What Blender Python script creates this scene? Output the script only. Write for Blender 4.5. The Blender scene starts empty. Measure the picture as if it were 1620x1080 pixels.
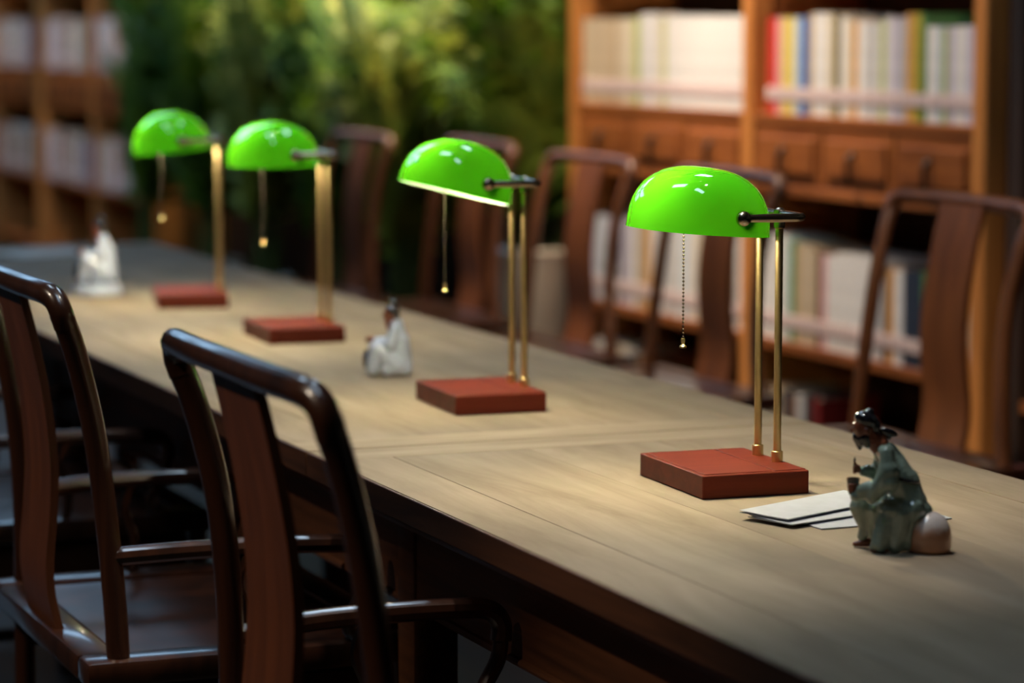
import bpy, bmesh, math, random
from mathutils import Vector, Matrix, Euler, noise
R = math.radians
PI = math.pi
random.seed(7)
S = bpy.context.scene
COL = S.collection

# ------------------------------------------------------------------ camera, world, lights, exposure
cam_d = bpy.data.cameras.new('camera')
cam_d.lens = 100.0; cam_d.sensor_width = 36.0
cam_d.clip_start = 0.05; cam_d.clip_end = 200
cam_d.dof.use_dof = True
cam_d.dof.focus_distance = 3.72
cam_d.dof.aperture_fstop = 2.8
cam = bpy.data.objects.new('camera', cam_d); COL.objects.link(cam)
cam.location = (0, 0, 1.38)
cam.rotation_euler = (PI/2 - math.atan(501/4500), 0, -R(21.97))
S.camera = cam

S.view_settings.view_transform = 'Standard'
S.view_settings.look = 'None'
S.view_settings.gamma = 1.0
S.view_settings.use_curve_mapping = False
S.view_settings.exposure = 0.08
S.cycles.use_denoising = True
S.cycles.max_bounces = 8
S.cycles.sample_clamp_indirect = 4.0
S.cycles.caustics_reflective = False
S.cycles.caustics_refractive = False

W = bpy.data.worlds.new('world'); S.world = W; W.use_nodes = True
W.node_tree.nodes['Background'].inputs[0].default_value = (0.55, 0.75, 1.0, 1)
W.node_tree.nodes['Background'].inputs[1].default_value = 0.3

def area(name, loc, rot, sx, sy, power, col):
    l = bpy.data.lights.new(name, 'AREA'); l.shape = 'RECTANGLE'; l.size = sx; l.size_y = sy
    l.energy = power; l.color = col
    o = bpy.data.objects.new(name, l); COL.objects.link(o); o.location = loc; o.rotation_euler = rot
    return o
# daylight at the room's long high window (just outside its glass)
area('daylight_window_right', (4.16, 13.8, 2.29), (0, R(90), 0), 1.7, 9.2, 170, (0.50, 0.72, 1.0))

# ------------------------------------------------------------------ helpers
def tag(o, label=None, cat=None, group=None, kind=None):
    if label: o['label'] = label
    if cat: o['category'] = cat
    if group: o['group'] = group
    if kind: o['kind'] = kind
    return o

def empty(name, loc=(0, 0, 0), rz=0.0, label=None, cat=None, group=None, kind=None):
    o = bpy.data.objects.new(name, None); COL.objects.link(o)
    o.empty_display_size = 0.05
    o.location = loc; o.rotation_euler = (0, 0, rz)
    return tag(o, label, cat, group, kind)

def mesh_of(bm, name, smooth=True, ang=35):
    bm.normal_update()
    for f in bm.faces: f.smooth = smooth
    if smooth:
        for e in bm.edges:
            if len(e.link_faces) == 2 and e.calc_face_angle(0) > R(ang): e.smooth = False
    me = bpy.data.meshes.new(name); bm.to_mesh(me); bm.free()
    return me

def put(name, me, mat, parent=None, loc=None, rot=None):
    o = bpy.data.objects.new(name, me); COL.objects.link(o)
    if mat is not None and len(me.materials) == 0:
        me.materials.append(mat)
    if parent is not None: o.parent = parent
    if loc is not None: o.location = loc
    if rot is not None: o.rotation_euler = rot
    return o

def build(name, bm, mat, parent=None, smooth=True, ang=35, loc=None, rot=None):
    return put(name, mesh_of(bm, name, smooth, ang), mat, parent, loc, rot)

def copy_tree(o, parent=None):
    c = o.copy(); COL.objects.link(c)
    if parent is not None: c.parent = parent
    for ch in list(o.children): copy_tree(ch, c)
    return c

def BM(): return bmesh.new()

def box(bm, c, s, bev=0.0, M=None, seg=1):
    t = bmesh.new()
    bmesh.ops.create_cube(t, size=1.0)
    bmesh.ops.scale(t, vec=s, verts=t.verts)
    if bev > 0:
        bmesh.ops.bevel(t, geom=list(t.edges), offset=bev, segments=seg, affect='EDGES', profile=0.5)
    mt = Matrix.Translation(c)
    if M is not None: mt = M @ mt
    bmesh.ops.transform(t, matrix=mt, verts=t.verts)
    vs = [bm.verts.new(v.co) for v in t.verts]
    t.verts.index_update()
    for f in t.faces: bm.faces.new([vs[v.index] for v in f.verts])
    t.free()
    return bm

def tube(bm, pts, r, n=10, sx=1.0, sy=1.0, refup=(0, 0, 1)):
    """swept tube; r a number or list; sx/sy flatten the section along side / up"""
    pts = [Vector(p) for p in pts]; m = len(pts)
    rs = r if isinstance(r, (list, tuple)) else [r]*m
    up0 = Vector(refup); rings = []; side = None
    for i, p in enumerate(pts):
        a = pts[max(i-1, 0)]; b = pts[min(i+1, m-1)]
        t = (b-a).normalized()
        if side is None:
            side = t.cross(up0)
            if side.length < 1e-4: side = t.cross(Vector((1, 0, 0)))
            side.normalize()
        else:
            side = (side - t*side.dot(t)).normalized()
        u = side.cross(t).normalized()
        rings.append([bm.verts.new(p + side*math.cos(2*PI*k/n)*rs[i]*sx + u*math.sin(2*PI*k/n)*rs[i]*sy) for k in range(n)])
    for i in range(m-1):
        for k in range(n):
            bm.faces.new((rings[i][k], rings[i][(k+1) % n], rings[i+1][(k+1) % n], rings[i+1][k]))
    bm.faces.new(rings[0][::-1]); bm.faces.new(rings[-1])
    return bm

def lathe(bm, prof, n=20, M=None):
    M = M or Matrix.Identity(4); rings = []
    for (r, z) in prof:
        if r < 1e-6: rings.append([bm.verts.new(M @ Vector((0, 0, z)))])
        else: rings.append([bm.verts.new(M @ Vector((r*math.cos(2*PI*k/n), r*math.sin(2*PI*k/n), z))) for k in range(n)])
    for a, b in zip(rings[:-1], rings[1:]):
        for k in range(n):
            k2 = (k+1) % n
            if len(a) == 1 and len(b) == 1: continue
            if len(a) == 1: bm.faces.new((a[0], b[k2], b[k]))
            elif len(b) == 1: bm.faces.new((a[k], a[k2], b[0]))
            else: bm.faces.new((a[k], a[k2], b[k2], b[k]))
    return bm

_ico = {}
def ell(bm, c, r, rot=(0, 0, 0), sub=2):
    M = Matrix.Translation(c) @ Euler(rot).to_matrix().to_4x4() @ Matrix.Diagonal((r[0], r[1], r[2], 1))
    if sub not in _ico:
        t = bmesh.new(); bmesh.ops.create_icosphere(t, subdivisions=sub, radius=1.0); t.verts.index_update()
        _ico[sub] = ([v.co.copy() for v in t.verts], [[v.index for v in f.verts] for f in t.faces]); t.free()
    vs = [bm.verts.new(M @ v) for v in _ico[sub][0]]
    for f in _ico[sub][1]: bm.faces.new([vs[i] for i in f])
    return bm

def smooth_path(pts, k=6):
    """Catmull-Rom through the points"""
    P = [Vector(p) for p in pts]; out = []
    for i in range(len(P)-1):
        p0 = P[max(i-1, 0)]; p1 = P[i]; p2 = P[i+1]; p3 = P[min(i+2, len(P)-1)]
        for j in range(k):
            t = j/k
            out.append(0.5*((2*p1) + (p2-p0)*t + (2*p0-5*p1+4*p2-p3)*t*t + (3*p1-p0-3*p2+p3)*t**3))
    out.append(P[-1])
    return out

def fuse(bm, voxel, smooth=4):
    """one continuous surface out of overlapping shapes"""
    me = bpy.data.meshes.new('tmp'); bm.to_mesh(me); bm.free()
    ws = bpy.data.scenes.new('work'); o = bpy.data.objects.new('tmp', me); ws.collection.objects.link(o)
    m = o.modifiers.new('r', 'REMESH'); m.mode = 'VOXEL'; m.voxel_size = voxel; m.use_smooth_shade = True
    s = o.modifiers.new('s', 'SMOOTH'); s.iterations = smooth; s.factor = 0.5
    ws.view_layers[0].update(); dg = ws.view_layers[0].depsgraph
    out = bpy.data.meshes.new_from_object(o.evaluated_get(dg))
    bpy.data.objects.remove(o); bpy.data.meshes.remove(me); bpy.data.scenes.remove(ws)
    for p in out.polygons: p.use_smooth = True
    return out

# ------------------------------------------------------------------ materials
def newmat(name):
    m = bpy.data.materials.new(name); m.use_nodes = True
    nt = m.node_tree; b = nt.nodes['Principled BSDF']
    return m, nt, b

def L(nt, a, b): nt.links.new(a, b)

def plain(name, col, rough=0.5, metal=0.0, coat=0.0, var=0.0, nscale=30.0, spec=0.5, bump=0.0):
    m, nt, b = newmat(name)
    b.inputs['Base Color'].default_value = (*col, 1); b.inputs['Roughness'].default_value = rough
    b.inputs['Metallic'].default_value = metal; b.inputs['Coat Weight'].default_value = coat
    b.inputs['Coat Roughness'].default_value = 0.08
    b.inputs['Specular IOR Level'].default_value = spec
    if var > 0 or bump > 0:
        tc = nt.nodes.new('ShaderNodeTexCoord'); nz = nt.nodes.new('ShaderNodeTexNoise')
        nz.inputs['Scale'].default_value = nscale; nz.inputs['Detail'].default_value = 4
        L(nt, tc.outputs['Object'], nz.inputs['Vector'])
        if var > 0:
            cr = nt.nodes.new('ShaderNodeValToRGB')
            cr.color_ramp.elements[0].position = 0.3; cr.color_ramp.elements[1].position = 0.7
            cr.color_ramp.elements[0].color = (*[c*(1-var) for c in col], 1)
            cr.color_ramp.elements[1].color = (*[min(1, c*(1+var)) for c in col], 1)
            L(nt, nz.outputs['Fac'], cr.inputs['Fac']); L(nt, cr.outputs['Color'], b.inputs['Base Color'])
        if bump > 0:
            bp = nt.nodes.new('ShaderNodeBump'); bp.inputs['Strength'].default_value = bump
            bp.inputs['Distance'].default_value = 0.002
            L(nt, nz.outputs['Fac'], bp.inputs['Height']); L(nt, bp.outputs['Normal'], b.inputs['Normal'])
    return m

def wood(name, dark, light, stretch=(14, 1, 14), scale=2.2, rough=0.4, coat=0.0, blotch=None, bump=0.15, coatr=0.12, spec=0.5):
    """streaky grain along the axis whose stretch is small; blotch = colour of worn patches"""
    m, nt, b = newmat(name)
    tc = nt.nodes.new('ShaderNodeTexCoord'); oi = nt.nodes.new('ShaderNodeObjectInfo')
    mp = nt.nodes.new('ShaderNodeMapping'); mp.inputs['Scale'].default_value = stretch
    ad = nt.nodes.new('ShaderNodeVectorMath'); ad.operation = 'ADD'
    sc = nt.nodes.new('ShaderNodeMath'); sc.operation = 'MULTIPLY'; sc.inputs[1].default_value = 37.0
    L(nt, oi.outputs['Random'], sc.inputs[0])
    L(nt, tc.outputs['Object'], ad.inputs[0]); L(nt, sc.outputs[0], ad.inputs[1])
    L(nt, ad.outputs[0], mp.inputs['Vector'])
    n1 = nt.nodes.new('ShaderNodeTexNoise'); n1.inputs['Scale'].default_value = scale
    n1.inputs['Detail'].default_value = 8; n1.inputs['Roughness'].default_value = 0.65; n1.inputs['Distortion'].default_value = 0.6
    L(nt, mp.outputs['Vector'], n1.inputs['Vector'])
    cr = nt.nodes.new('ShaderNodeValToRGB')
    e = cr.color_ramp.elements
    e[0].position = 0.32; e[0].color = (*dark, 1); e[1].position = 0.66; e[1].color = (*light, 1)
    L(nt, n1.outputs['Fac'], cr.inputs['Fac'])
    col = cr.outputs['Color']
    if blotch:
        n2 = nt.nodes.new('ShaderNodeTexNoise'); n2.inputs['Scale'].default_value = 3.2; n2.inputs['Detail'].default_value = 3
        L(nt, ad.outputs[0], n2.inputs['Vector'])
        c2 = nt.nodes.new('ShaderNodeValToRGB'); c2.color_ramp.elements[0].position = 0.45; c2.color_ramp.elements[1].position = 0.72
        L(nt, n2.outputs['Fac'], c2.inputs['Fac'])
        mx = nt.nodes.new('ShaderNodeMix'); mx.data_type = 'RGBA'
        mx.inputs['B'].default_value = (*blotch, 1)
        ml = nt.nodes.new('ShaderNodeMath'); ml.operation = 'MULTIPLY'; ml.inputs[1].default_value = 0.6
        L(nt, c2.outputs['Color'], ml.inputs[0]); L(nt, ml.outputs[0], mx.inputs['Factor'])
        L(nt, col, mx.inputs['A']); col = mx.outputs['Result']
    L(nt, col, b.inputs['Base Color'])
    b.inputs['Roughness'].default_value = rough
    b.inputs['Specular IOR Level'].default_value = spec
    b.inputs['Coat Weight'].default_value = coat; b.inputs['Coat Roughness'].default_value = coatr
    if bump > 0:
        bp = nt.nodes.new('ShaderNodeBump'); bp.inputs['Strength'].default_value = bump; bp.inputs['Distance'].default_value = 0.001
        L(nt, n1.outputs['Fac'], bp.inputs['Height']); L(nt, bp.outputs['Normal'], b.inputs['Normal'])
    return m

M_table = wood('weathered_table_wood', (0.22, 0.165, 0.108), (0.37, 0.29, 0.205), (6, 0.8, 6), 2.0, 0.68, spec=0.14, blotch=(0.20, 0.165, 0.125), bump=0.1)
M_table_x = wood('weathered_table_wood_cross', (0.24, 0.180, 0.115), (0.40, 0.315, 0.22), (0.8, 8, 8), 2.0, 0.66, spec=0.14, bump=0.1)
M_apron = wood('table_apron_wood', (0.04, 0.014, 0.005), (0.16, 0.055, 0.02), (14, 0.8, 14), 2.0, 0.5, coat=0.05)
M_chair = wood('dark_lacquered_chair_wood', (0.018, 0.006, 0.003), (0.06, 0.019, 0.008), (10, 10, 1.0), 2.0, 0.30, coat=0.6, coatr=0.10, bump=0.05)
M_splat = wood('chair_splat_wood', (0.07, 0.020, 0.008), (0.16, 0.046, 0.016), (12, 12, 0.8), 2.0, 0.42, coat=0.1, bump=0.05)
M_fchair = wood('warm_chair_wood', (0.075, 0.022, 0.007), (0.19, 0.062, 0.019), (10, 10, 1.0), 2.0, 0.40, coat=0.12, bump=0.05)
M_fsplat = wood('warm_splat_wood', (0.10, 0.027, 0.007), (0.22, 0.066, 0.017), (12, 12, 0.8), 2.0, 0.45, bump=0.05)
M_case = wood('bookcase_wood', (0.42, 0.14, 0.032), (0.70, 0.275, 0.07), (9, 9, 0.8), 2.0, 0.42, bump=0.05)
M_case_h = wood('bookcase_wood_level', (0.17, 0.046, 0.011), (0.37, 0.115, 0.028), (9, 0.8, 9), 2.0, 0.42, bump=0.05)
M_case_in = plain('bookcase_back_panel', (0.05, 0.02, 0.009), 0.6, var=0.3, nscale=8)
M_redwood = wood('red_lamp_base_wood', (0.11, 0.014, 0.007), (0.19, 0.030, 0.013), (0.9, 14, 14), 2.0, 0.45, spec=0.2, bump=0.04)
M_brass = plain('brushed_brass', (0.80, 0.60, 0.29), 0.34, metal=1.0, var=0.06, nscale=60)
M_bronze = plain('dark_brushed_bronze', (0.46, 0.37, 0.27), 0.25, metal=1.0, var=0.1, nscale=60)
M_iron = plain('dark_drawer_iron', (0.012, 0.009, 0.007), 0.5, metal=0.4, var=0.2)
M_plaster = plain('cream_plaster', (0.55, 0.47, 0.35), 0.9, var=0.06, nscale=3)
M_ceil = plain('dark_ceiling_paint', (0.10, 0.07, 0.05), 0.9, var=0.1, nscale=3)
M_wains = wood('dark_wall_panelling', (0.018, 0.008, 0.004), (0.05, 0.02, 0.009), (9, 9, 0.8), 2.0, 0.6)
M_floor = wood('dark_floor_boards', (0.012, 0.009, 0.007), (0.04, 0.028, 0.02), (9, 0.6, 9), 2.0, 0.35)
M_frame = plain('window_frame_paint', (0.10, 0.05, 0.025), 0.5, var=0.2, nscale=10)
M_pot = plain('glazed_cream_planter', (0.55, 0.46, 0.35), 0.3, var=0.15, nscale=6, coat=0.3)
M_soil = plain('planter_soil', (0.02, 0.013, 0.008), 0.95, var=0.4, nscale=60, bump=0.8)
M_stem = plain('green_cane', (0.10, 0.13, 0.03), 0.5, var=0.3, nscale=12)
M_page = plain('book_page_edges', (0.62, 0.56, 0.46), 0.8, var=0.08, nscale=200)
M_sticker = plain('spine_sticker_paper', (0.72, 0.55, 0.53), 0.6, var=0.08, nscale=50)
M_paper = plain('leaflet_paper', (0.46, 0.48, 0.53), 0.6, var=0.06, nscale=35)
M_fixture = plain('black_downlight_metal', (0.02, 0.02, 0.02), 0.4, metal=0.5, var=0.1)

def emis(name, col, st):
    m, nt, b = newmat(name)
    b.inputs['Base Color'].default_value = (0.8, 0.8, 0.8, 1)
    b.inputs['Emission Color'].default_value = (*col, 1); b.inputs['Emission Strength'].default_value = st
    return m
M_bulb = emis('warm_lamp_tube', (1.0, 0.84, 0.58), 400.0)
M_down = emis('downlight_lens', (1.0, 0.8, 0.55), 8.0)

def glass_pane():
    m, nt, b = newmat('window_glass')
    out = nt.nodes['Material Output']
    tr = nt.nodes.new('ShaderNodeBsdfTransparent'); gl = nt.nodes.new('ShaderNodeBsdfGlossy')
    gl.inputs['Roughness'].default_value = 0.02
    fr = nt.nodes.new('ShaderNodeFresnel'); mx = nt.nodes.new('ShaderNodeMixShader')
    L(nt, fr.outputs[0], mx.inputs[0]); L(nt, tr.outputs[0], mx.inputs[1]); L(nt, gl.outputs[0], mx.inputs[2])
    L(nt, mx.outputs[0], out.inputs['Surface'])
    return m
M_glass = glass_pane()

def shade_glass():
    """green cased glass: glossy skin over a body that lets the lamp's light glow through"""
    m, nt, b = newmat('green_cased_glass')
    out = nt.nodes['Material Output']
    tc = nt.nodes.new('ShaderNodeTexCoord'); nz = nt.nodes.new('ShaderNodeTexNoise'); nz.inputs['Scale'].default_value = 9
    L(nt, tc.outputs['Object'], nz.inputs['Vector'])
    cr = nt.nodes.new('ShaderNodeValToRGB'); cr.color_ramp.elements[0].color = (0.012, 0.36, 0.006, 1); cr.color_ramp.elements[1].color = (0.018, 0.42, 0.008, 1)
    L(nt, nz.outputs['Fac'], cr.inputs['Fac'])
    L(nt, cr.outputs['Color'], b.inputs['Base Color'])
    b.inputs['Roughness'].default_value = 0.06; b.inputs['Specular IOR Level'].default_value = 0.6
    b.inputs['Coat Weight'].default_value = 0.5; b.inputs['Coat Roughness'].default_value = 0.03
    tl = nt.nodes.new('ShaderNodeBsdfTranslucent'); tl.inputs['Color'].default_value = (0.17, 0.92, 0.015, 1)
    mx = nt.nodes.new('ShaderNodeMixShader'); mx.inputs[0].default_value = 0.038
    L(nt, b.outputs[0], mx.inputs[1]); L(nt, tl.outputs[0], mx.inputs[2]); L(nt, mx.outputs[0], out.inputs['Surface'])
    return m
M_shade = shade_glass()

def liner_glass():
    m, nt, b = newmat('white_shade_lining')
    out = nt.nodes['Material Output']
    tc = nt.nodes.new('ShaderNodeTexCoord'); nz = nt.nodes.new('ShaderNodeTexNoise'); nz.inputs['Scale'].default_value = 12
    L(nt, tc.outputs['Object'], nz.inputs['Vector'])
    cr = nt.nodes.new('ShaderNodeValToRGB'); cr.color_ramp.elements[0].color = (0.78, 0.78, 0.70, 1); cr.color_ramp.elements[1].color = (0.86, 0.86, 0.80, 1)
    L(nt, nz.outputs['Fac'], cr.inputs['Fac']); L(nt, cr.outputs['Color'], b.inputs['Base Color'])
    b.inputs['Roughness'].default_value = 0.3
    tr = nt.nodes.new('ShaderNodeBsdfTransparent')
    mx = nt.nodes.new('ShaderNodeMixShader'); mx.inputs[0].default_value = 0.55
    L(nt, b.outputs[0], mx.inputs[1]); L(nt, tr.outputs[0], mx.inputs[2]); L(nt, mx.outputs[0], out.inputs['Surface'])
    return m
M_liner = liner_glass()

def leaf_mat(name, a, c):
    m, nt, b = newmat(name)
    out = nt.nodes['Material Output']
    tc = nt.nodes.new('ShaderNodeTexCoord'); nz = nt.nodes.new('ShaderNodeTexNoise'); nz.inputs['Scale'].default_value = 5; nz.inputs['Detail'].default_value = 3
    L(nt, tc.outputs['Object'], nz.inputs['Vector'])
    cr = nt.nodes.new('ShaderNodeValToRGB'); cr.color_ramp.elements[0].position = 0.35; cr.color_ramp.elements[1].position = 0.7
    cr.color_ramp.elements[0].color = (*a, 1); cr.color_ramp.elements[1].color = (*c, 1)
    L(nt, nz.outputs['Fac'], cr.inputs['Fac']); L(nt, cr.outputs['Color'], b.inputs['Base Color'])
    b.inputs['Roughness'].default_value = 0.65
    tl = nt.nodes.new('ShaderNodeBsdfTranslucent'); L(nt, cr.outputs['Color'], tl.inputs['Color'])
    mx = nt.nodes.new('ShaderNodeMixShader'); mx.inputs[0].default_value = 0.3
    L(nt, b.outputs[0], mx.inputs[1]); L(nt, tl.outputs[0], mx.inputs[2]); L(nt, mx.outputs[0], out.inputs['Surface'])
    return m
M_leaf = leaf_mat('palm_leaf_green', (0.02, 0.10, 0.006), (0.22, 0.30, 0.02))
M_leaf2 = leaf_mat('palm_leaf_yellow_green', (0.06, 0.15, 0.008), (0.55, 0.50, 0.09))

# ------------------------------------------------------------------ the room
XR, XL, YB, YF, ZC = 3.97, -2.65, 19.6, -2.6, 3.3
def slab(name, lo, hi, mat, parent=None, kind='structure', label=None, cat=None):
    bm = BM(); c = [(a+b)/2 for a, b in zip(lo, hi)]; s = [abs(b-a) for a, b in zip(lo, hi)]
    box(bm, (0, 0, 0), s)
    o = build(name, bm, mat, parent, smooth=False, loc=c)
    if parent is None: tag(o, label, cat, kind=kind)
    return o
slab('floor', (XL-.2, YF-.2, -.1), (XR+.2, YB+.2, 0), M_floor, label='dark polished floor under the tables and chairs', cat='floor')
slab('ceiling', (XL-.2, YF-.2, ZC), (XR+.2, YB+.2, ZC+.1), M_ceil, label='dark ceiling above the reading room', cat='ceiling')
slab('wall_back', (XL-.2, YB, 0), (XR+.2, YB+.2, ZC), M_wains, label='plain end wall beyond the far bookcases', cat='wall')
slab('wall_front', (XL-.2, YF-.2, 0), (XR+.2, YF, ZC), M_wains, label='plain wall behind the viewer', cat='wall')

def wall_with_window(name, x0, x1, wy0, wy1, wz0, wz1, label, wname, inner, dark_below=None):
    w = empty(name, ((x0+x1)/2, 0, 0), 0, label, 'wall', kind='structure')
    X = (x0+x1)/2; hx = abs(x1-x0)/2
    def piece(n, y0, y1, z0, z1, m):
        bm = BM(); box(bm, (0, (y0+y1)/2, (z0+z1)/2), (2*hx, y1-y0, z1-z0)); build(n, bm, m, w, smooth=False)
    piece('wall_face', YF, wy0, 0, ZC, M_plaster); piece('wall_face', wy1, YB, 0, ZC, M_plaster)
    piece('wall_face', wy0, wy1, 0, wz0, M_plaster); piece('wall_face', wy0, wy1, wz1, ZC, M_plaster)
    if dark_below:
        bm = BM(); box(bm, (inner*(hx+.006), (YF+YB)/2, dark_below/2), (.012, YB-YF, dark_below)); build('wainscot', bm, M_wains, w, smooth=False)
    g = empty(wname, (X, (wy0+wy1)/2, wz0), 0, 'daylit window with dark timber frame in the ' + name.replace('_', ' '), 'window', kind='structure')
    hw = (wy1-wy0)/2; hh = wz1-wz0
    for (c, s) in (((0, 0, .025), (.09, 2*hw, .05)), ((0, 0, hh-.025), (.09, 2*hw, .05)), ((0, -hw+.025, hh/2), (.09, .05, hh-.1)), ((0, hw-.025, hh/2), (.09, .05, hh-.1))):
        bm = BM(); box(bm, c, s, .004); build('window_frame', bm, M_frame, g)
    n = 6
    for i in range(1, n):
        bm = BM(); box(bm, (0, -hw + 2*hw*i/n, hh/2), (.06, .04, hh-.1), .004); build('mullion', bm, M_frame, g)
    for i in range(n):
        bm = BM(); box(bm, (0, -hw + 2*hw*(i+.5)/n, hh/2), (.006, 2*hw/n-.045, hh-.1)); build('pane', bm, M_glass, g, smooth=False)
wall_with_window('wall_right', XR, XR+.16, 9.2, 18.4, 1.43, 3.15, 'cream wall with dark panelling behind the plants and bookcases', 'window_1', -1, 1.22)
slab('wall_left', (XL-.2, YF, 0), (XL, YB, ZC), M_wains, label='plain wall on the near side of the reading room', cat='wall')

# ceiling downlights: the spot lamp belongs to its fixture
def downlight(x, y, power, where, col=(1.0, 0.83, 0.63), ang=58, tilt=(0, 0)):
    t = empty('ceiling_downlight', (x, y, ZC), 0, 'round black ceiling downlight ' + where, 'downlight', 'ceiling downlights')
    bm = BM(); lathe(bm, [(0.045, -.002), (0.052, -.05), (0.06, -.05), (0.06, 0)], 20); build('housing', bm, M_fixture, t)
    bm = BM(); lathe(bm, [(0, -.012), (0.044, -.012), (0.044, -.004), (0, -.004)], 20); build('lens', bm, M_down, t)
    l = bpy.data.lights.new('downlight_beam', 'SPOT'); l.energy = power; l.color = col
    l.spot_size = R(ang); l.spot_blend = 0.6; l.shadow_soft_size = 0.045
    o = bpy.data.objects.new('downlight_beam', l); COL.objects.link(o); o.parent = t
    o.location = (0, 0, -.055); o.rotation_euler = (R(tilt[0]), R(tilt[1]), 0)
downlight(2.75, 6.7, 250, 'before the bookcase nearest the viewer', tilt=(0, -24))
downlight(2.75, 7.4, 250, 'before the middle of the main bookcase', tilt=(0, -24))
downlight(2.75, 8.1, 200, 'before the plant end of the main bookcase', tilt=(0, -24))
for (py, pw, wh) in ((9.0, 520, 'above the palm beside the bookcase'), (10.3, 600, 'above the middle palms'), (11.5, 340, 'above the farther palms'), (12.7, 160, 'above the farthest palm')):
    downlight(3.35, py, pw, wh, col=(1.0, .90, .62), ang=48, tilt=(0, -10 if py < 9.1 else -4))
downlight(2.6, 15.0, 130, 'before the far bookcases', tilt=(0, -22))
downlight(2.6, 17.4, 130, 'before the farthest bookcase', tilt=(0, -22))
downlight(-1.3, 2.9, 170, 'added in the left aisle to light the nearest armchair', tilt=(0, -36), ang=24)  # unseen lamp added to warm the nearest armchair's back
downlight(-1.3, 4.15, 170, 'added in the left aisle to light the left armchairs', tilt=(0, -36), ang=24)  # second added aisle lamp, for the left chair backs
downlight(1.5, 4.3, 170, 'added to light the far chair at the right edge', tilt=(10, -36), ang=40)  # unseen beam added to brighten the far chair's splat
downlight(1.42, 3.42, 95, 'above the front table', col=(1.0, .92, .82), ang=42)
downlight(1.5, 5.3, 35, 'above the far table', col=(1.0, .90, .78), ang=44)

# cool white panel lamps hung over the tables
M_panel = emis('cool_panel_diffuser', (0.60, 0.80, 1.0), 11.0)
M_panel2 = emis('added_square_panel_diffuser', (0.40, 0.68, 1.0), 4.0)
def panel_lamp(x, y, where, w=.29, l=1.19, m=None):
    t = empty('ceiling_panel_lamp', (x, y, ZC-.03), 0, 'cool white ceiling panel lamp ' + where, 'ceiling lamp', 'cool panel lamps')
    bm = BM(); box(bm, (0, 0, .012), (w+.03, l+.03, .034), .004); build('tray', bm, M_fixture, t)
    bm = BM(); box(bm, (0, 0, -.008), (w, l, .008), .002); build('diffuser', bm, m or M_panel, t)
panel_lamp(0.7, 3.0, 'above the nearest armchair')
panel_lamp(0.9, 5.4, 'above the left chairs')
panel_lamp(2.3, 5.4, 'above the far table')
for y, wh in ((11.0, 'beyond the far table'), (13.4, 'level with the farther palms'), (15.8, 'before the far bookcases')):  # large unseen panels added for the blue reflection on the chair rails
    panel_lamp(1.0, y, 'added in the left row, ' + wh, 1.2, 1.2, M_panel2)
    panel_lamp(2.5, y, 'added in the right row, ' + wh, 1.2, 1.2, M_panel2)

# ------------------------------------------------------------------ tables
TX0, TX1, TZ = 1.26, 2.095, 0.76
def table(y0, y1, label, legs_y):
    t = empty('reading_table', ((TX0+TX1)/2, (y0+y1)/2, 0), 0, label, 'table')
    hw = (TX1-TX0)/2; hl = (y1-y0)/2; th = .036; z = TZ-th/2; bw = .103; rail = .09; gap = .0012
    def board(n, c, s, m, bev=.0006):
        bm = BM(); box(bm, (0, 0, 0), s, bev); return build(n, bm, m, t, loc=c)
    # frame of the top
    board('end_rail', (0, hl-rail/2-.001, z), (2*hw-.0085, rail-.002, th), M_table_x)
    board('end_rail', (0, -hl+rail/2+.001, z), (2*hw-.0085, rail-.002, th), M_table_x)
    ln = 2*(hl-rail)
    for sx in (-1, 1):
        board('edge_board', (sx*(hw-.004-(bw-.006)/2), 0, z), (bw-.006, ln-gap, th), M_table)
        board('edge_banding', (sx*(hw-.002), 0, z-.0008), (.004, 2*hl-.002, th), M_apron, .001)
    inner = 2*(hw-bw); n = 3; pw = inner/n
    for i in range(n):
        board('top_plank', (-hw+bw+pw*(i+.5), 0, z-.0006), (pw-(gap if i in (0, 2) else .0005), ln-gap, th), M_table, .0005)
    # moulded apron under the overhang
    for sx in (-1, 1):
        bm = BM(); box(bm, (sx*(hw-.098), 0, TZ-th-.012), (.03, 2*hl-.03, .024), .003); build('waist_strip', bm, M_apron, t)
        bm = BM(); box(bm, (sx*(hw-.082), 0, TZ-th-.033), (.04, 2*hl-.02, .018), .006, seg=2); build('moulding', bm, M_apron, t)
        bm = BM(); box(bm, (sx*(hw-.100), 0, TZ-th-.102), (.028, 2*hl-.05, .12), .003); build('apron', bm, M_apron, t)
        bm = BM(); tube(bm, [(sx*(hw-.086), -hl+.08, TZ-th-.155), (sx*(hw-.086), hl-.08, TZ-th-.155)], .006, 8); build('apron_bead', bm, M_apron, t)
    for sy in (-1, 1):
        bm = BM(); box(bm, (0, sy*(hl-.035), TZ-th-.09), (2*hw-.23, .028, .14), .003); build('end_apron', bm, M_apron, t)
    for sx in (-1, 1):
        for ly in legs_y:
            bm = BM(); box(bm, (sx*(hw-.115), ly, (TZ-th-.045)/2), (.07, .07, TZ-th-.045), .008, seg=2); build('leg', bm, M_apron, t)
    ends = (min(legs_y), max(legs_y))
    bm = BM(); box(bm, (0, (ends[0]+ends[1])/2, .11), (.05, ends[1]-ends[0]-.05, .035), .004); build('stretcher', bm, M_apron, t)
    for ly in ends:
        bm = BM(); box(bm, (0, ly, .11), (2*hw-.30, .05, .035), .004); build('stretcher', bm, M_apron, t)
    return t
table(1.55, 3.926, 'long worn wooden table in front, under the nearest green lamp', (-1.0, 0.99))
table(3.930, 7.93, 'long worn wooden table behind, carrying the three farther green lamps', (-1.36, 0, 1.90))

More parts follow.
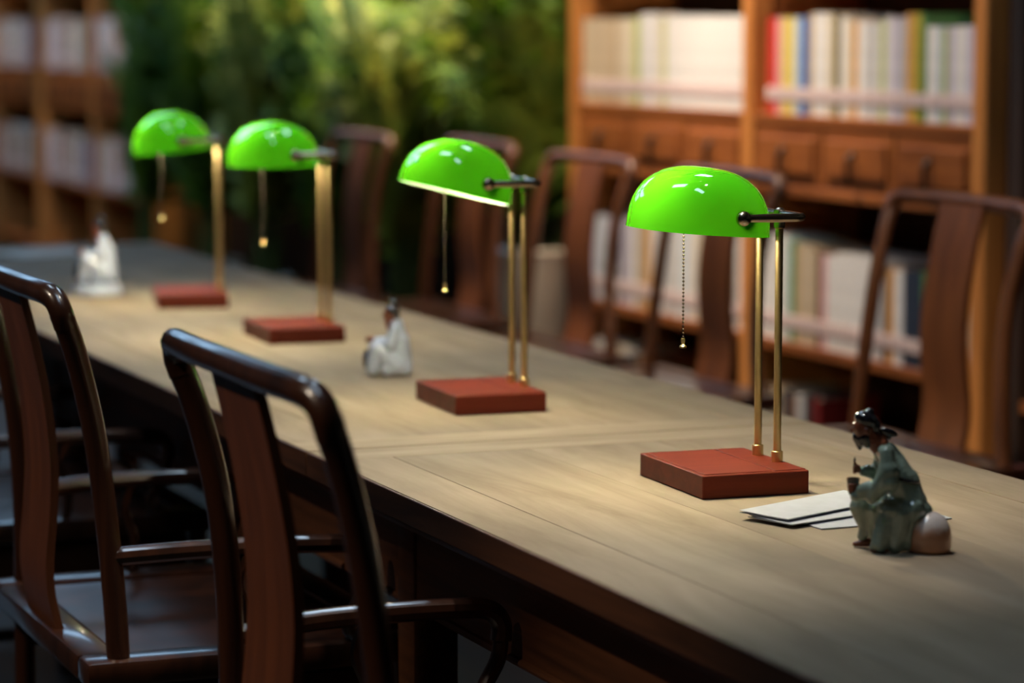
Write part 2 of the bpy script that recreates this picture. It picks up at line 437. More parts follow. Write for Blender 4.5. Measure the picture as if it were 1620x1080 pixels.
# ------------------------------------------------------------------ green banker lamps
def sup(v, n): return math.copysign(abs(v)**n, v)
def dome(bm, a, b, c, skirt, n_long=48, n_up=14, e=0.78, ez=0.9):
    """half-barrel lamp shade: superelliptic plan (a along y, b along x), dome height c, straight skirt below"""
    rings = []
    for j in range(n_up+1):
        q = math.sin((PI/2)*j/n_up)
        if j == n_up: q = .9995
        gx = (1-q**2.1)**(1/2.1); gy = (1-q**3.6)**(1/3.6)
        rings.append([bm.verts.new((b*gx*sup(math.cos(t), e), a*gy*sup(math.sin(t), e), c*q)) for t in (2*PI*k/n_long for k in range(n_long))])
    rings.append([bm.verts.new((0, 0, c))])
    low = [bm.verts.new((v.co.x*1.01, v.co.y*1.01, -skirt)) for v in rings[0]]
    rings.insert(0, low)
    for p, q in zip(rings[:-1], rings[1:]):
        for k in range(n_long):
            k2 = (k+1) % n_long
            if len(q) == 1: bm.faces.new((p[k], p[k2], q[0]))
            else: bm.faces.new((p[k], p[k2], q[k2], q[k]))
    return low

LB = (.154, .218, .031)   # base
RX, RY, YZ = .066, .0314, .368   # rods and yoke height
PX = -.022                # pivot axis
YH = .109                 # yoke half length
def make_lamp():
    t = empty('desk_lamp')
    bx, by, bz = LB
    bm = BM(); box(bm, (0, 0, bz/2), LB, .0012); b = build('base', bm, M_redwood, t)
    # routed groove outlining the writing panel on the base: a raised thin plate with a gap round it
    bm = BM(); box(bm, (-.022, 0, bz+.0004), (.098, by-.016, .0012), .0005); build('inset_panel', bm, M_redwood, b)
    bm = BM(); box(bm, (.0535, 0, bz+.0004), (.044, by-.016, .0012), .0005); build('inset_panel', bm, M_redwood, b)
    for s in (-1, 1):
        bm = BM(); tube(bm, [(RX, s*RY, bz), (RX, s*RY, YZ-.008)], .0053, 16); r = build('rod', bm, M_brass, t)
        bm = BM(); lathe(bm, [(0, bz+.0005), (.0079, bz+.0005), (.0079, bz+.0150), (.0070, bz+.0158), (.0053, bz+.0158)], 20, Matrix.Translation((RX, s*RY, 0))); build('ferrule', bm, M_brass, r)
        bm = BM(); lathe(bm, [(.0053, YZ-.020), (.0075, YZ-.019), (.0078, YZ-.010), (.0062, YZ-.007), (.0076, YZ-.003), (.0086, YZ+.001), (.0076, YZ+.0055), (.004, YZ+.008), (0, YZ+.0085)], 20, Matrix.Translation((RX, s*RY, 0))); build('finial', bm, M_bronze, r)
    # yoke: crossbar through the rod tops, corners, two arms to the shade's ends
    c = .012; P = [(PX, -YH, YZ)]
    P += [(RX-c, -YH, YZ)] + [(RX-c+c*math.sin(a), -YH+c-c*math.cos(a), YZ) for a in (R(30), R(60))] + [(RX, -YH+c, YZ)]
    P += [(RX, YH-c, YZ)] + [(RX-c+c*math.cos(a), YH-c+c*math.sin(a), YZ) for a in (R(30), R(60))] + [(RX-c, YH, YZ), (PX, YH, YZ)]
    bm = BM(); tube(bm, P, .0057, 12); build('yoke', bm, M_bronze, t)
    for s in (-1, 1):
        bm = BM(); ell(bm, (PX, s*YH, YZ), (.0108, .0100, .0108), sub=3); k = build('pivot_knob', bm, M_bronze, t)
        bm = BM(); lathe(bm, [(0, 0), (.0105, 0), (.0105, .003), (.0085, .006), (.005, .008), (.005, .016), (0, .016)], 20, Matrix.Translation((PX, s*(YH-.018), YZ)) @ Matrix.Rotation(-s*PI/2, 4, 'X')); build('washer', bm, M_bronze, k)
    # shade hangs on the pivot axis; its own origin is on that axis so it can be tipped
    bm = BM(); low = dome(bm, .110, .086, .080, .006)
    sh = build('shade', bm, M_shade, t, ang=60, loc=(PX, 0, YZ-.018))
    bm = BM(); l2 = dome(bm, .1065, .0825, .0765, .006)
    ln = build('shade_lining', bm, M_liner, sh, ang=60)
    # rim closing the thickness of the glass
    bm = BM(); n = 48
    o1 = [bm.verts.new(v.co) for v in ln.data.vertices if abs(v.co.z+.006) < 1e-5]
    o2 = [bm.verts.new(v.co) for v in sh.data.vertices if abs(v.co.z+.006) < 1e-5]
    for k in range(n): bm.faces.new((o1[k], o1[(k+1) % n], o2[(k+1) % n], o2[k]))
    build('shade_rim', bm, M_page_white, sh)
    bm = BM(); tube(bm, [(-.032, -.050, .036), (-.032, .050, .036)], .0105, 16); build('lamp_tube', bm, M_bulb, sh)
    bm = BM(); tube(bm, [(-.032, .050, .036), (-.032, .072, .036)], .0125, 16); build('socket', bm, M_bronze, sh)
    # pull chain
    x = -.044; z0 = YZ-.005; z1 = .198
    bm = BM(); k = 0; z = z0
    while z > z1:
        ell(bm, (PX+x+.006, 0.0, z), (.00185, .00185, .00185), sub=1); z -= .0050
    tube(bm, [(PX+x+.006, 0, z0), (PX+x+.006, 0, z1)], .0005, 5)
    ch = build('pull_chain', bm, M_chain, t); ch['kind'] = 'stuff'
    bm = BM(); lathe(bm, [(0, .004), (.0024, .003), (.0030, 0), (.0024, -.003), (.0018, -.0045), (.0046, -.0075), (.0046, -.0095), (0, -.0105)], 14, Matrix.Translation((PX+x+.006, 0, z1))); build('chain_pull', bm, M_brass, ch)
    return t
M_page_white = plain('white_glass_edge', (0.85, 0.85, 0.80), 0.3, var=0.03)
M_chain = plain('dark_ball_chain', (0.09, 0.07, 0.05), 0.35, metal=1.0, var=0.1)
lamp0 = make_lamp()
LAMPS = [((1.695, 3.436), -2.4, 4.0, 'green glass desk lamp nearest the viewer, beside the green-robed figurine'),
         ((1.683, 4.312), -3.0, 14.0, 'green glass desk lamp second from the viewer, white rim of its shade showing'),
         ((1.705, 5.391), -3.0, -1.0, 'green glass desk lamp third from the viewer, between two other lamps'),
         ((1.702, 6.143), -12.0, -6.0, 'green glass desk lamp farthest from the viewer, its two rods overlapping')]
for i, ((x, y), rz, tilt, lab) in enumerate(LAMPS):
    o = lamp0 if i == 0 else copy_tree(lamp0)
    o.location = (x, y, TZ); o.rotation_euler = (0, 0, R(rz))
    tag(o, lab, 'lamp', 'green desk lamps on the reading tables')
    for c in o.children:
        if c.name.split('.')[0] == 'shade':
            # tip about the pivot axis (z = YZ above the base)
            a = R(tilt); d = Vector((-.017, 0, -.018)); d.rotate(Euler((0, a, 0)))
            c.location = Vector((PX, 0, YZ)) + d; c.rotation_euler = (0, a, 0)

# ------------------------------------------------------------------ chairs
def make_chair(arms, mw, ms):
    """origin on the floor under the back edge of the seat, front towards +x"""
    t = empty('armchair' if arms else 'dining_chair')
    KW = 1.14      # lateral proportion of the frame
    def build(name, bm, mat, parent):
        if name not in ('splat',):
            for v in bm.verts: v.co.y *= KW
        return globals()['build'](name, bm, mat, parent)
    def post(s): return [(-.062, s*.248, .985), (-.042, s*.243, .93), (-.018, s*.239, .83), (-.004, s*.243, .72), (.004, s*.255, .60), (.006, s*.268, .50)]
    # yoke-shaped top rail running round into the posts
    ctr = [(-.055, -.246, .966), (-.061, -.248, .985), (-.067, -.236, 1.003), (-.074, -.21, 1.010), (-.082, -.11, 1.012), (-.084, 0, 1.013), (-.082, .11, 1.012), (-.074, .21, 1.010), (-.067, .236, 1.003), (-.061, .248, .985), (-.055, .246, .966)]
    bm = BM(); tube(bm, smooth_path(ctr, 4), .0168, 12); build('top_rail', bm, mw, t)
    for s in (-1, 1):
        bm = BM(); tube(bm, smooth_path(post(s), 4), .0162, 12); p = build('back_post', bm, mw, t)
        bm = BM(); tube(bm, [(.006, s*.268, .50), (.006, s*.276, .25), (-.004, s*.278, 0)], .0165, 12); build('leg', bm, mw, t)
        bm = BM(); tube(bm, [(.43, s*.278, 0), (.43, s*.278, .47)], .0165, 12); build('leg', bm, mw, t)
    # bowed splat
    bm = BM(); rows = []
    prof = [(-.074, 1.005), (-.058, .94), (-.044, .87), (-.034, .80), (-.030, .73), (-.034, .66), (-.040, .60), (-.038, .55), (-.026, .495)]
    prof = [(v.x, v.z) for v in smooth_path([(x, 0, z) for x, z in prof], 3)]
    for (x, z) in prof:
        u = (1.005-z)/.51; w = .083 + .008*u
        rows.append([bm.verts.new((x-.006, -w, z)), bm.verts.new((x-.006, w, z)), bm.verts.new((x+.006, w, z)), bm.verts.new((x+.006, -w, z))])
    for a, b in zip(rows[:-1], rows[1:]):
        for k in range(4): bm.faces.new((a[k], a[(k+1) % 4], b[(k+1) % 4], b[k]))
    bm.faces.new(rows[0]); bm.faces.new(rows[-1][::-1])
    bmesh.ops.recalc_face_normals(bm, faces=bm.faces)
    build('splat', bm, ms, t)
    # seat: frame of four rails round a panel
    for s in (-1, 1):
        bm = BM(); box(bm, (.205, s*.265, .482), (.50, .058, .038), .008, seg=2); build('seat_rail', bm, M_chair, t)
    for x in (-.016, .426):
        bm = BM(); box(bm, (x, 0, .482), (.058, .470, .038), .008, seg=2); build('seat_rail', bm, M_chair, t)
    bm = BM(); box(bm, (.205, 0, .482), (.382, .470, .026), .004); build('seat_panel', bm, M_chair, t)
    for s in (-1, 1):
        bm = BM(); box(bm, (.21, s*.270, .425), (.40, .018, .07), .004); build('seat_apron', bm, M_chair, t)
    bm = BM(); box(bm, (.432, 0, .425), (.018, .52, .07), .004); build('seat_apron', bm, M_chair, t)
    bm = BM(); box(bm, (.435, 0, .12), (.03, .54, .03), .005); build('stretcher', bm, M_chair, t)
    bm = BM(); box(bm, (.0, 0, .20), (.025, .54, .025), .005); build('stretcher', bm, M_chair, t)
    for s in (-1, 1):
        bm = BM(); box(bm, (.215, s*.278, .16), (.42, .025, .025), .005); build('stretcher', bm, M_chair, t)
    if arms:
        for s in (-1, 1):
            ap = smooth_path([(.002, s*.252, .640), (.10, s*.276, .647), (.22, s*.284, .648), (.315, s*.288, .645), (.355, s*.288, .640), (.371, s*.288, .622), (.371, s*.287, .60)], 5)
            bm = BM(); tube(bm, ap, .0135, 10); build('armrest', bm, mw, t)
            bm = BM(); tube(bm, smooth_path([(.371, s*.287, .605), (.366, s*.286, .575), (.348, s*.283, .545), (.340, s*.280, .52), (.36, s*.278, .495)], 4), .0105, 10); build('arm_support', bm, mw, t)
            bm = BM(); tube(bm, smooth_path([(.19, s*.284, .642), (.175, s*.284, .60), (.19, s*.281, .55), (.185, s*.277, .495)], 4), .0085, 8); build('arm_spindle', bm, mw, t)
    return t
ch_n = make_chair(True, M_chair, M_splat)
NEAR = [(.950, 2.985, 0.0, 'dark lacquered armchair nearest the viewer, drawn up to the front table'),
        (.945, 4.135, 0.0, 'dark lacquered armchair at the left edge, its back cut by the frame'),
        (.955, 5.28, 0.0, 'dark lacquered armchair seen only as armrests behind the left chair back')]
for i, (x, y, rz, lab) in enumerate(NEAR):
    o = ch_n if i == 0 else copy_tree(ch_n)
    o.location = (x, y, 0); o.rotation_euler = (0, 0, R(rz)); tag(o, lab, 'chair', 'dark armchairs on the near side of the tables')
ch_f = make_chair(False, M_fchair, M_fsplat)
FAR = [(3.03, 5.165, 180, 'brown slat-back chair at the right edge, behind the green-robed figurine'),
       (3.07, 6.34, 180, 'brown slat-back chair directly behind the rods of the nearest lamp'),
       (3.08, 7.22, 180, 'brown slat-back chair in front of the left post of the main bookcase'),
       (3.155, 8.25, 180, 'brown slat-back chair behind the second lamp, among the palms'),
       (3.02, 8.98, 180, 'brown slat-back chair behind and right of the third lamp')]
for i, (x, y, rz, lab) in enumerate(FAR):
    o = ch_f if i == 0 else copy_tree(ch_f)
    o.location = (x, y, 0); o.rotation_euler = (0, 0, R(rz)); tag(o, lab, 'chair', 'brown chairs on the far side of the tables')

# ------------------------------------------------------------------ bookcases
BX0, BX1 = 3.58, 3.94
def bookcase(y0, y1, label, shelves, M_case=M_case, M_case_h=M_case_h, drawer=(.945, 1.112), top=2.35):
    """front at x = BX0; bays split by one middle post"""
    ym = (y0+y1)/2
    t = empty('bookcase', (BX0, ym, 0), 0, label, 'bookcase', 'timber bookcases along the wall')
    D = BX1-BX0; hl = (y1-y0)/2; pw = .062
    for y in (-hl+pw/2, 0, hl-pw/2):
        bm = BM(); box(bm, (pw/2, y, top/2), (pw, pw, top), .004); build('post', bm, M_case, t)
        bm = BM(); box(bm, (pw+(D-pw)/2, y, top/2), (D-pw, .022, top), .002); build('partition', bm, M_case, t)
    bm = BM(); box(bm, (D+.004, 0, top/2), (.008, 2*hl, top)); build('back_panel', bm, M_case_in, t, smooth=False)
    bw = hl-1.5*pw
    bays = [(-hl+pw, -pw/2), (pw/2, hl-pw)]
    for z in shelves:
        for (a, b) in bays:
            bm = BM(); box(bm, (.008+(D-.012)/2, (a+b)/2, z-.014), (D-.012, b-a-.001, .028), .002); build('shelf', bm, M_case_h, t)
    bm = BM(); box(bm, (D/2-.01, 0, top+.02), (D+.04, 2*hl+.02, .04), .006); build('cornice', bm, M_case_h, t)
    if drawer:
        z0, z1 = drawer; n = 3
        for (a, b) in bays:
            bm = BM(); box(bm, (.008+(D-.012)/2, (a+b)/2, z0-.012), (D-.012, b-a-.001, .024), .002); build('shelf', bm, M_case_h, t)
            w = (b-a)/n
            for i in range(n):
                yc = a+w*(i+.5)
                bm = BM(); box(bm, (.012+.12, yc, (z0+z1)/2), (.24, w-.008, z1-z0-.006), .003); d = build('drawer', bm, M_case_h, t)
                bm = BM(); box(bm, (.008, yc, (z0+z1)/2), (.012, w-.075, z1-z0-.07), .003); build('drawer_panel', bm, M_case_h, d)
                bm = BM(); tube(bm, smooth_path([(.004, yc, (z0+z1)/2+.018), (-.014, yc, (z0+z1)/2+.006), (-.017, yc, (z0+z1)/2-.03), (-.012, yc, (z0+z1)/2-.062)], 3), .008, 8); build('handle', bm, M_iron, d)
    return t, [(ym+a, ym+b) for a, b in bays]

book_mats = {}
def bmat(c):
    k = tuple(round(v, 3) for v in c)
    if k not in book_mats:
        book_mats[k] = plain('book_cover_%d' % len(book_mats), c, 0.5, var=0.10, nscale=25)
    return book_mats[k]
CN = {'white': (.74, .70, .68), 'cream': (.68, .58, .44), 'tan': (.50, .36, .22), 'beige': (.56, .45, .33), 'red': (.62, .03, .025),
      'pink': (.72, .38, .38), 'yellow': (.72, .55, .13), 'blue': (.03, .13, .42), 'olive': (.16, .12, .03), 'orange': (.66, .33, .10),
      'lime': (.45, .48, .16), 'mustard': (.42, .33, .04), 'green': (.08, .22, .07), 'lilac': (.56, .50, .60), 'grey': (.50, .48, .48),
      'navy': (.025, .035, .06), 'black': (.02, .018, .018), 'teal': (.42, .56, .52), 'pale blue': (.55, .62, .68), 'maroon': (.16, .012, .012), 'brown': (.15, .07, .03)}
ORD = ['leftmost', 'second', 'third', 'fourth', 'fifth', 'sixth', 'seventh', 'eighth', 'ninth', 'tenth', 'eleventh', 'twelfth', 'thirteenth', 'fourteenth', 'fifteenth', 'sixteenth', 'seventeenth', 'eighteenth', 'nineteenth', 'twentieth', 'twenty-first', 'twenty-second', 'twenty-third', 'twenty-fourth', 'twenty-fifth', 'twenty-sixth', 'twenty-seventh', 'twenty-eighth', 'twenty-ninth', 'thirtieth', 'thirty-first', 'thirty-second']
rb = random.Random(3)
def book(y, z, th, h, d, cname, label, group, x, lean=0.0):
    """a hardback standing on a shelf, spine towards -x"""
    t = empty('book', (x, y, z), 0, label, 'book', group)
    t.rotation_euler = (lean, 0, 0)
    m = bmat(CN[cname])
    bm = BM()
    # boards and a rounded spine as one U-shaped cover
    cv = .0022
    n = 5; pts = [(d, -th/2)] + [(.004*(1-math.sin(PI*k/n)), -th/2+th*k/n) for k in range(n+1)] + [(d, th/2)]
    inn = [(d, -th/2+cv)] + [(.004*(1-math.sin(PI*k/n))+cv, (-th/2+th*k/n)*(1-2*cv/th)) for k in range(n+1)] + [(d, th/2-cv)]
    lo = [bm.verts.new((px, py, 0)) for px, py in pts]; hi = [bm.verts.new((px, py, h)) for px, py in pts]
    li = [bm.verts.new((px, py, 0)) for px, py in inn]; hj = [bm.verts.new((px, py, h)) for px, py in inn]
    for k in range(len(pts)-1):
        bm.faces.new((lo[k+1], lo[k], hi[k], hi[k+1])); bm.faces.new((li[k], li[k+1], hj[k+1], hj[k]))
        bm.faces.new((hi[k], hj[k], hj[k+1], hi[k+1])); bm.faces.new((lo[k+1], li[k+1], li[k], lo[k]))
    bm.faces.new((lo[0], li[0], hj[0], hi[0])); bm.faces.new((lo[-1], hi[-1], hj[-1], li[-1]))
    build('cover', bm, m, t, ang=50)
    bm = BM(); box(bm, ((d-.004+.006)/2+.003, 0, h/2), (d-.016, th-2*cv-.0004, h-.008)); build('page_block', bm, M_page, t, smooth=False)
    bm = BM(); box(bm, (-.0004, 0, .055), (.004, th*.86, .034), .001); build('spine_label', bm, M_sticker, t, smooth=False)
    return t

def row(bay, z, names, wid, heights, where, group, x=BX0+.018, order_left_high_y=True):
    """names in photo order left to right (falling y)"""
    y = bay[1]
    for i, (c, w, h) in enumerate(zip(names, wid, heights)):
        lean = 0.0
        yc = y-w/2
        od = ORD[i] + ('' if i == 0 else ' from left')
        book(yc, z, w-.0015, h, .185, c, ('%s book, ' % c) + od + ' ' + where, group, x, lean)
        y -= w
    return y

shel = [.13, .52, 1.138, 1.60, 2.0]
case1, bays1 = bookcase(5.865, 8.39, 'timber bookcase with drawers and pale books behind the nearest lamp', shel)
U = .975/1060.0
seq = [('red', 48), ('pink', 32), ('yellow', 34), ('yellow', 32), ('pale blue', 34), ('blue', 44), ('tan', 30), ('white', 40), ('white', 32), ('cream', 34), ('olive', 36), ('white', 32), ('cream', 30), ('orange', 30), ('white', 48), ('grey', 34), ('white', 28), ('lime', 26), ('white', 32), ('lilac', 40), ('grey', 30), ('orange', 34), ('mustard', 38), ('green', 26), ('white', 48), ('pale blue', 24), ('lime', 26), ('lilac', 32), ('white', 50), ('lilac', 44)]
tot = sum(w for _, w in seq)
hb = [.262, .262, .262, .262, .262, .262, .27, .272, .272, .27, .262, .262, .255, .25, .25, .248, .25, .252, .262, .258, .255, .27, .27, .27, .238, .236, .232, .235, .238, .240]
bR, bL = bays1[0], bays1[1]
gw = (bR[1]-bR[0]-.075)/tot
row((bR[0], bR[1]-.055), 1.138, [c for c, _ in seq], [w*gw for _, w in seq], hb, 'on the upper shelf at right', 'books on the upper right shelf')
seq = [('cream', 30), ('tan', 22), ('beige', 24), ('beige', 26), ('tan', 22), ('beige', 26), ('tan', 24), ('beige', 28), ('cream', 24), ('cream', 30), ('lime', 34), ('white', 44), ('white', 46), ('cream', 22), ('lime', 14)] + [('white', 30)]*12
tot = sum(w for _, w in seq); gw = (bL[1]-bL[0]-.02)/tot
row((bL[0], bL[1]-.006), 1.138, [c for c, _ in seq], [w*gw for _, w in seq], [.262]*4 + [.258]*4 + [.262]*3 + [.275]*2 + [.262]*2 + [.268]*12, 'on the upper shelf beside the middle post', 'books on the upper left shelf')
seq = [('white', 40), ('white', 45), ('white', 38), ('teal', 18), ('green', 20), ('tan', 34), ('beige', 34), ('tan', 26), ('black', 14), ('pink', 24), ('white', 36), ('white', 40), ('white', 38), ('white', 40), ('white', 36), ('grey', 34), ('brown', 16), ('orange', 24), ('white', 34), ('navy', 34), ('navy', 34), ('green', 30), ('black', 30), ('white', 40), ('grey', 40), ('cream', 36)]
tot = sum(w for _, w in seq); gw = (bR[1]-bR[0]-.03)/tot
row((bR[0], bR[1]-.010), .52, [c for c, _ in seq], [w*gw for _, w in seq], [.285, .285, .285, .28, .27, .27, .27, .26, .25, .25, .25] + [.262]*5 + [.24, .24, .24, .245, .245, .245] + [.25]*4, 'on the lower shelf at right', 'books on the lower right shelf')
seq = [('white', 34), ('lilac', 40), ('pale blue', 40), ('lilac', 34), ('white', 36), ('navy', 20), ('lilac', 44), ('white', 40), ('tan', 40), ('orange', 26), ('white', 40), ('white', 36), ('grey', 36), ('white', 34), ('pale blue', 26), ('white', 40), ('cream', 34), ('white', 40), ('white', 40), ('beige', 36), ('brown', 36), ('white', 36)]
tot = sum(w for _, w in seq); gw = (bL[1]-bL[0]-.03)/tot
row((bL[0], bL[1]-.010), .52, [c for c, _ in seq], [w*gw for _, w in seq], [.26]*6 + [.265]*6 + [.27]*10, 'on the lower shelf beside the middle post', 'books on the lower left shelf')
# bottom shelf, mostly in the dark below the table line
for (bay, nm, where, grp) in ((bR, ['brown', 'black', 'tan', 'navy', 'brown', 'grey', 'black', 'maroon'], 'on the dark bottom shelf at right', 'books on the bottom right shelf'),
                              (bL, ['brown', 'beige', 'white', 'cream', 'black', 'brown', 'cream', 'grey', 'black', 'brown'], 'on the dark bottom shelf beside the middle post', 'books on the bottom left shelf')):
    row((bay[0], bay[1]-.02), .13, nm, [.045]*len(nm), [.25, .24, .26, .25, .24, .25, .26, .25, .24, .25][:len(nm)], where, grp)

case2, bays2 = bookcase(3.25, 5.765, 'timber bookcase with dark books at the right edge', [.13, .50, .92, 1.362, 1.80, 2.2], drawer=None, M_case=M_wains, M_case_h=M_case_h)  # posts in darker wood to stand in for the dimness at this end
b2 = bays2[1]
nm = ['navy', 'black', 'navy', 'grey', 'navy', 'black', 'grey', 'navy', 'black', 'navy']
row((b2[0], b2[1]-.03), .92, nm, [.042]*10, [.30+.02*math.sin(3*i) for i in range(10)], 'on the dark shelf at the right edge', 'books at the right edge')
row((b2[0], b2[1]-.03), .50, ['maroon', 'maroon', 'red', 'maroon', 'black', 'maroon', 'maroon', 'brown'], [.048]*8, [.30, .30, .29, .31, .30, .29, .30, .30], 'on the low shelf at the right edge', 'maroon books at the right edge')

# bookcases far along the same wall, beyond the palms
fars = [(13.55, 16.05, 'timber bookcase far behind the farthest lamp, left of the palms'), (16.10, 18.60, 'timber bookcase farthest away at the left edge')]
for q, (y0, y1, lab) in enumerate(fars):
    cs, bays = bookcase(y0, y1, lab, shel)
    where_c = ['of bookcase beyond palms', 'of farthest bookcase'][q]
    for k, bay in enumerate(bays):
        for z, sn in ((1.138, 'upper'), (.52, 'lower')):
            y = bay[1]-.02; nm = []; wd = []; hs = []
            lim = bay[0]+rb.uniform(.05, .30)
            while y-.06 > lim and len(nm) < 20:
                w = rb.uniform(.035, .06); y -= w
                nm.append(rb.choice(['white', 'cream', 'white', 'beige', 'pink', 'lilac', 'tan', 'white', 'brown', 'maroon'])); wd.append(w); hs.append(rb.uniform(.23, .28))
            row(bay, z, nm, wd, hs, 'on %s %s shelf %s' % (sn, ['right', 'left'][k], where_c), 'books in the far bookcases')

# ------------------------------------------------------------------ palms
def palm(x, y, seed, label, nf=30, hmax=1.78, m=None, ymin=-9.0, tall=.35):
    rr = random.Random(seed)
    t = empty('potted_palm', (x, y, 0), 0, label, 'plant', 'potted palms beyond the chairs')
    th = tall
    bm = BM(); lathe(bm, [(0, .0), (.10, .0), (.11, .02), (.135, th-.07), (.148, th-.01), (.138, th), (.126, th-.01), (.12, th-.05)], 28); build('planter', bm, M_pot, t)
    bm = BM(); lathe(bm, [(0, th-.035), (.08, th-.038), (.122, th-.045)], 20); build('soil', bm, M_soil, t)
    sb = BM(); V = []; F = []
    for i in range(nf):
        az = rr.uniform(0, 2*PI); H = rr.uniform(.95, hmax); out = rr.uniform(.25, .62)
        b0 = Vector((rr.uniform(-.07, .07), rr.uniform(-.07, .07), th-.05))
        d = Vector((math.cos(az), math.sin(az), 0))
        pts = []
        for k in range(13):
            u = k/12
            pts.append(b0 + Vector((0, 0, 1))*((H-th+.05)*(1.25*u-.32*u**3)) + d*out*(u**2.1))
        tube(sb, pts, [.007-.0045*k/12 for k in range(13)], 5)
        # leaflets along the upper part
        nl = 26
        for j in range(nl):
            u = .30+.70*j/(nl-1); k = min(int(u*12), 11); f = u*12-k
            p = pts[k].lerp(pts[k+1], f); tn = (pts[k+1]-pts[k]).normalized()
            sd = tn.cross(Vector((0, 0, 1)))
            if sd.length < .05: sd = Vector((-d.y, d.x, 0))
            sd.normalize()
            for s in (-1, 1):
                ln = rr.uniform(.20, .36)*(1-.35*abs(u-.6)); wd = rr.uniform(.016, .028)
                dr = (sd*s*.8 + tn*.6 + Vector((0, 0, rr.uniform(-.25, .25)))).normalized()
                nb = dr.cross(tn).normalized(); wv = dr.cross(nb).normalized()
                sag = Vector((0, 0, -1))*ln*.28
                n0 = len(V)
                V += [p.copy(), p+dr*ln*.45+wv*wd-sag*-.2, p+dr*ln*.45-wv*wd-sag*-.2, p+dr*ln+sag]
                F += [(n0, n0+1, n0+2), (n0+1, n0+3, n0+2)]
    # the crown is held between the wall and the chair backs
    def hold(v):
        c = 3.585; v.x = c + .33*math.tanh((v.x+x-c)/.33) - x
        if v.y < ymin: v.y = ymin + .02*math.tanh((v.y-ymin)/.2)
    for v in sb.verts: hold(v.co)
    for v in V: hold(v)
    build('canes', sb, M_stem, t)
    me = bpy.data.meshes.new('fronds'); me.from_pydata([tuple(v) for v in V], [], F); me.update()
    fo = put('fronds', me, m or M_leaf, t); fo['kind'] = 'stuff'
    return t
palm(3.55, 8.57, 1, 'palm in a tall cream planter beside the main bookcase', ymin=-.13, tall=.66)
palm(3.45, 9.55, 2, 'yellow-green potted palm above the second lamp', m=M_leaf2)
palm(3.50, 10.4, 3, 'dark green potted palm between the second and third lamps')
palm(3.40, 11.2, 4, 'yellow-green potted palm above the third lamp', m=M_leaf2)
palm(3.45, 12.1, 5, 'potted palm behind the right side of the farthest lamp')
palm(3.30, 12.9, 6, 'potted palm next to the far bookcase, behind the farthest lamp')

# ------------------------------------------------------------------ figurines
M_gl_green = plain('celadon_glaze', (0.22, 0.30, 0.255), 0.10, coat=1.0, var=0.35, nscale=25)
M_gl_white = plain('white_glaze', (0.52, 0.58, 0.72), 0.2, coat=0.8, var=0.05, nscale=30)
M_gl_black = plain('black_glaze', (0.012, 0.012, 0.016), 0.12, coat=1.0, var=0.2)
M_clay = plain('red_brown_clay', (0.20, 0.055, 0.025), 0.35, coat=0.3, var=0.25, nscale=90)
def rock_mat():
    m, nt, b = newmat('half_glazed_clay')
    tc = nt.nodes.new('ShaderNodeTexCoord'); sp = nt.nodes.new('ShaderNodeSeparateXYZ'); nz = nt.nodes.new('ShaderNodeTexNoise'); nz.inputs['Scale'].default_value = 60
    L(nt, tc.outputs['Object'], sp.inputs[0]); L(nt, tc.outputs['Object'], nz.inputs['Vector'])
    ad = nt.nodes.new('ShaderNodeMath'); ad.operation = 'MULTIPLY_ADD'; ad.inputs[1].default_value = .02
    L(nt, nz.outputs['Fac'], ad.inputs[0]); L(nt, sp.outputs['Z'], ad.inputs[2])
    cr = nt.nodes.new('ShaderNodeValToRGB'); cr.color_ramp.elements[0].position = .034; cr.color_ramp.elements[1].position = .044
    cr.color_ramp.elements[0].color = (.50, .24, .13, 1); cr.color_ramp.elements[1].color = (.75, .66, .62, 1)
    L(nt, ad.outputs[0], cr.inputs['Fac']); L(nt, cr.outputs['Color'], b.inputs['Base Color'])
    b.inputs['Roughness'].default_value = .3; b.inputs['Coat Weight'].default_value = .7
    return m
M_rock = rock_mat()

def pt(cx, cz, y=0.0, s=1.0): return Vector((cx*s, y*s, cz*s))
def limb(bm, a, b, ra, rb, n=7):
    a = Vector(a); b = Vector(b)
    for i in range(n):
        u = i/(n-1); r = ra+(rb-ra)*u
        ell(bm, a.lerp(b, u), (r, r, r), sub=2)

def folds(me, fx, fz, amp):
    nr = [n.vector.copy() for n in me.vertex_normals]
    co = [v.co.copy() for v in me.vertices]
    for i, (c, n) in enumerate(zip(co, nr)):
        me.vertices[i].co = c + n*amp*noise.noise(Vector((c.x*fx, c.y*fx, c.z*fz)))

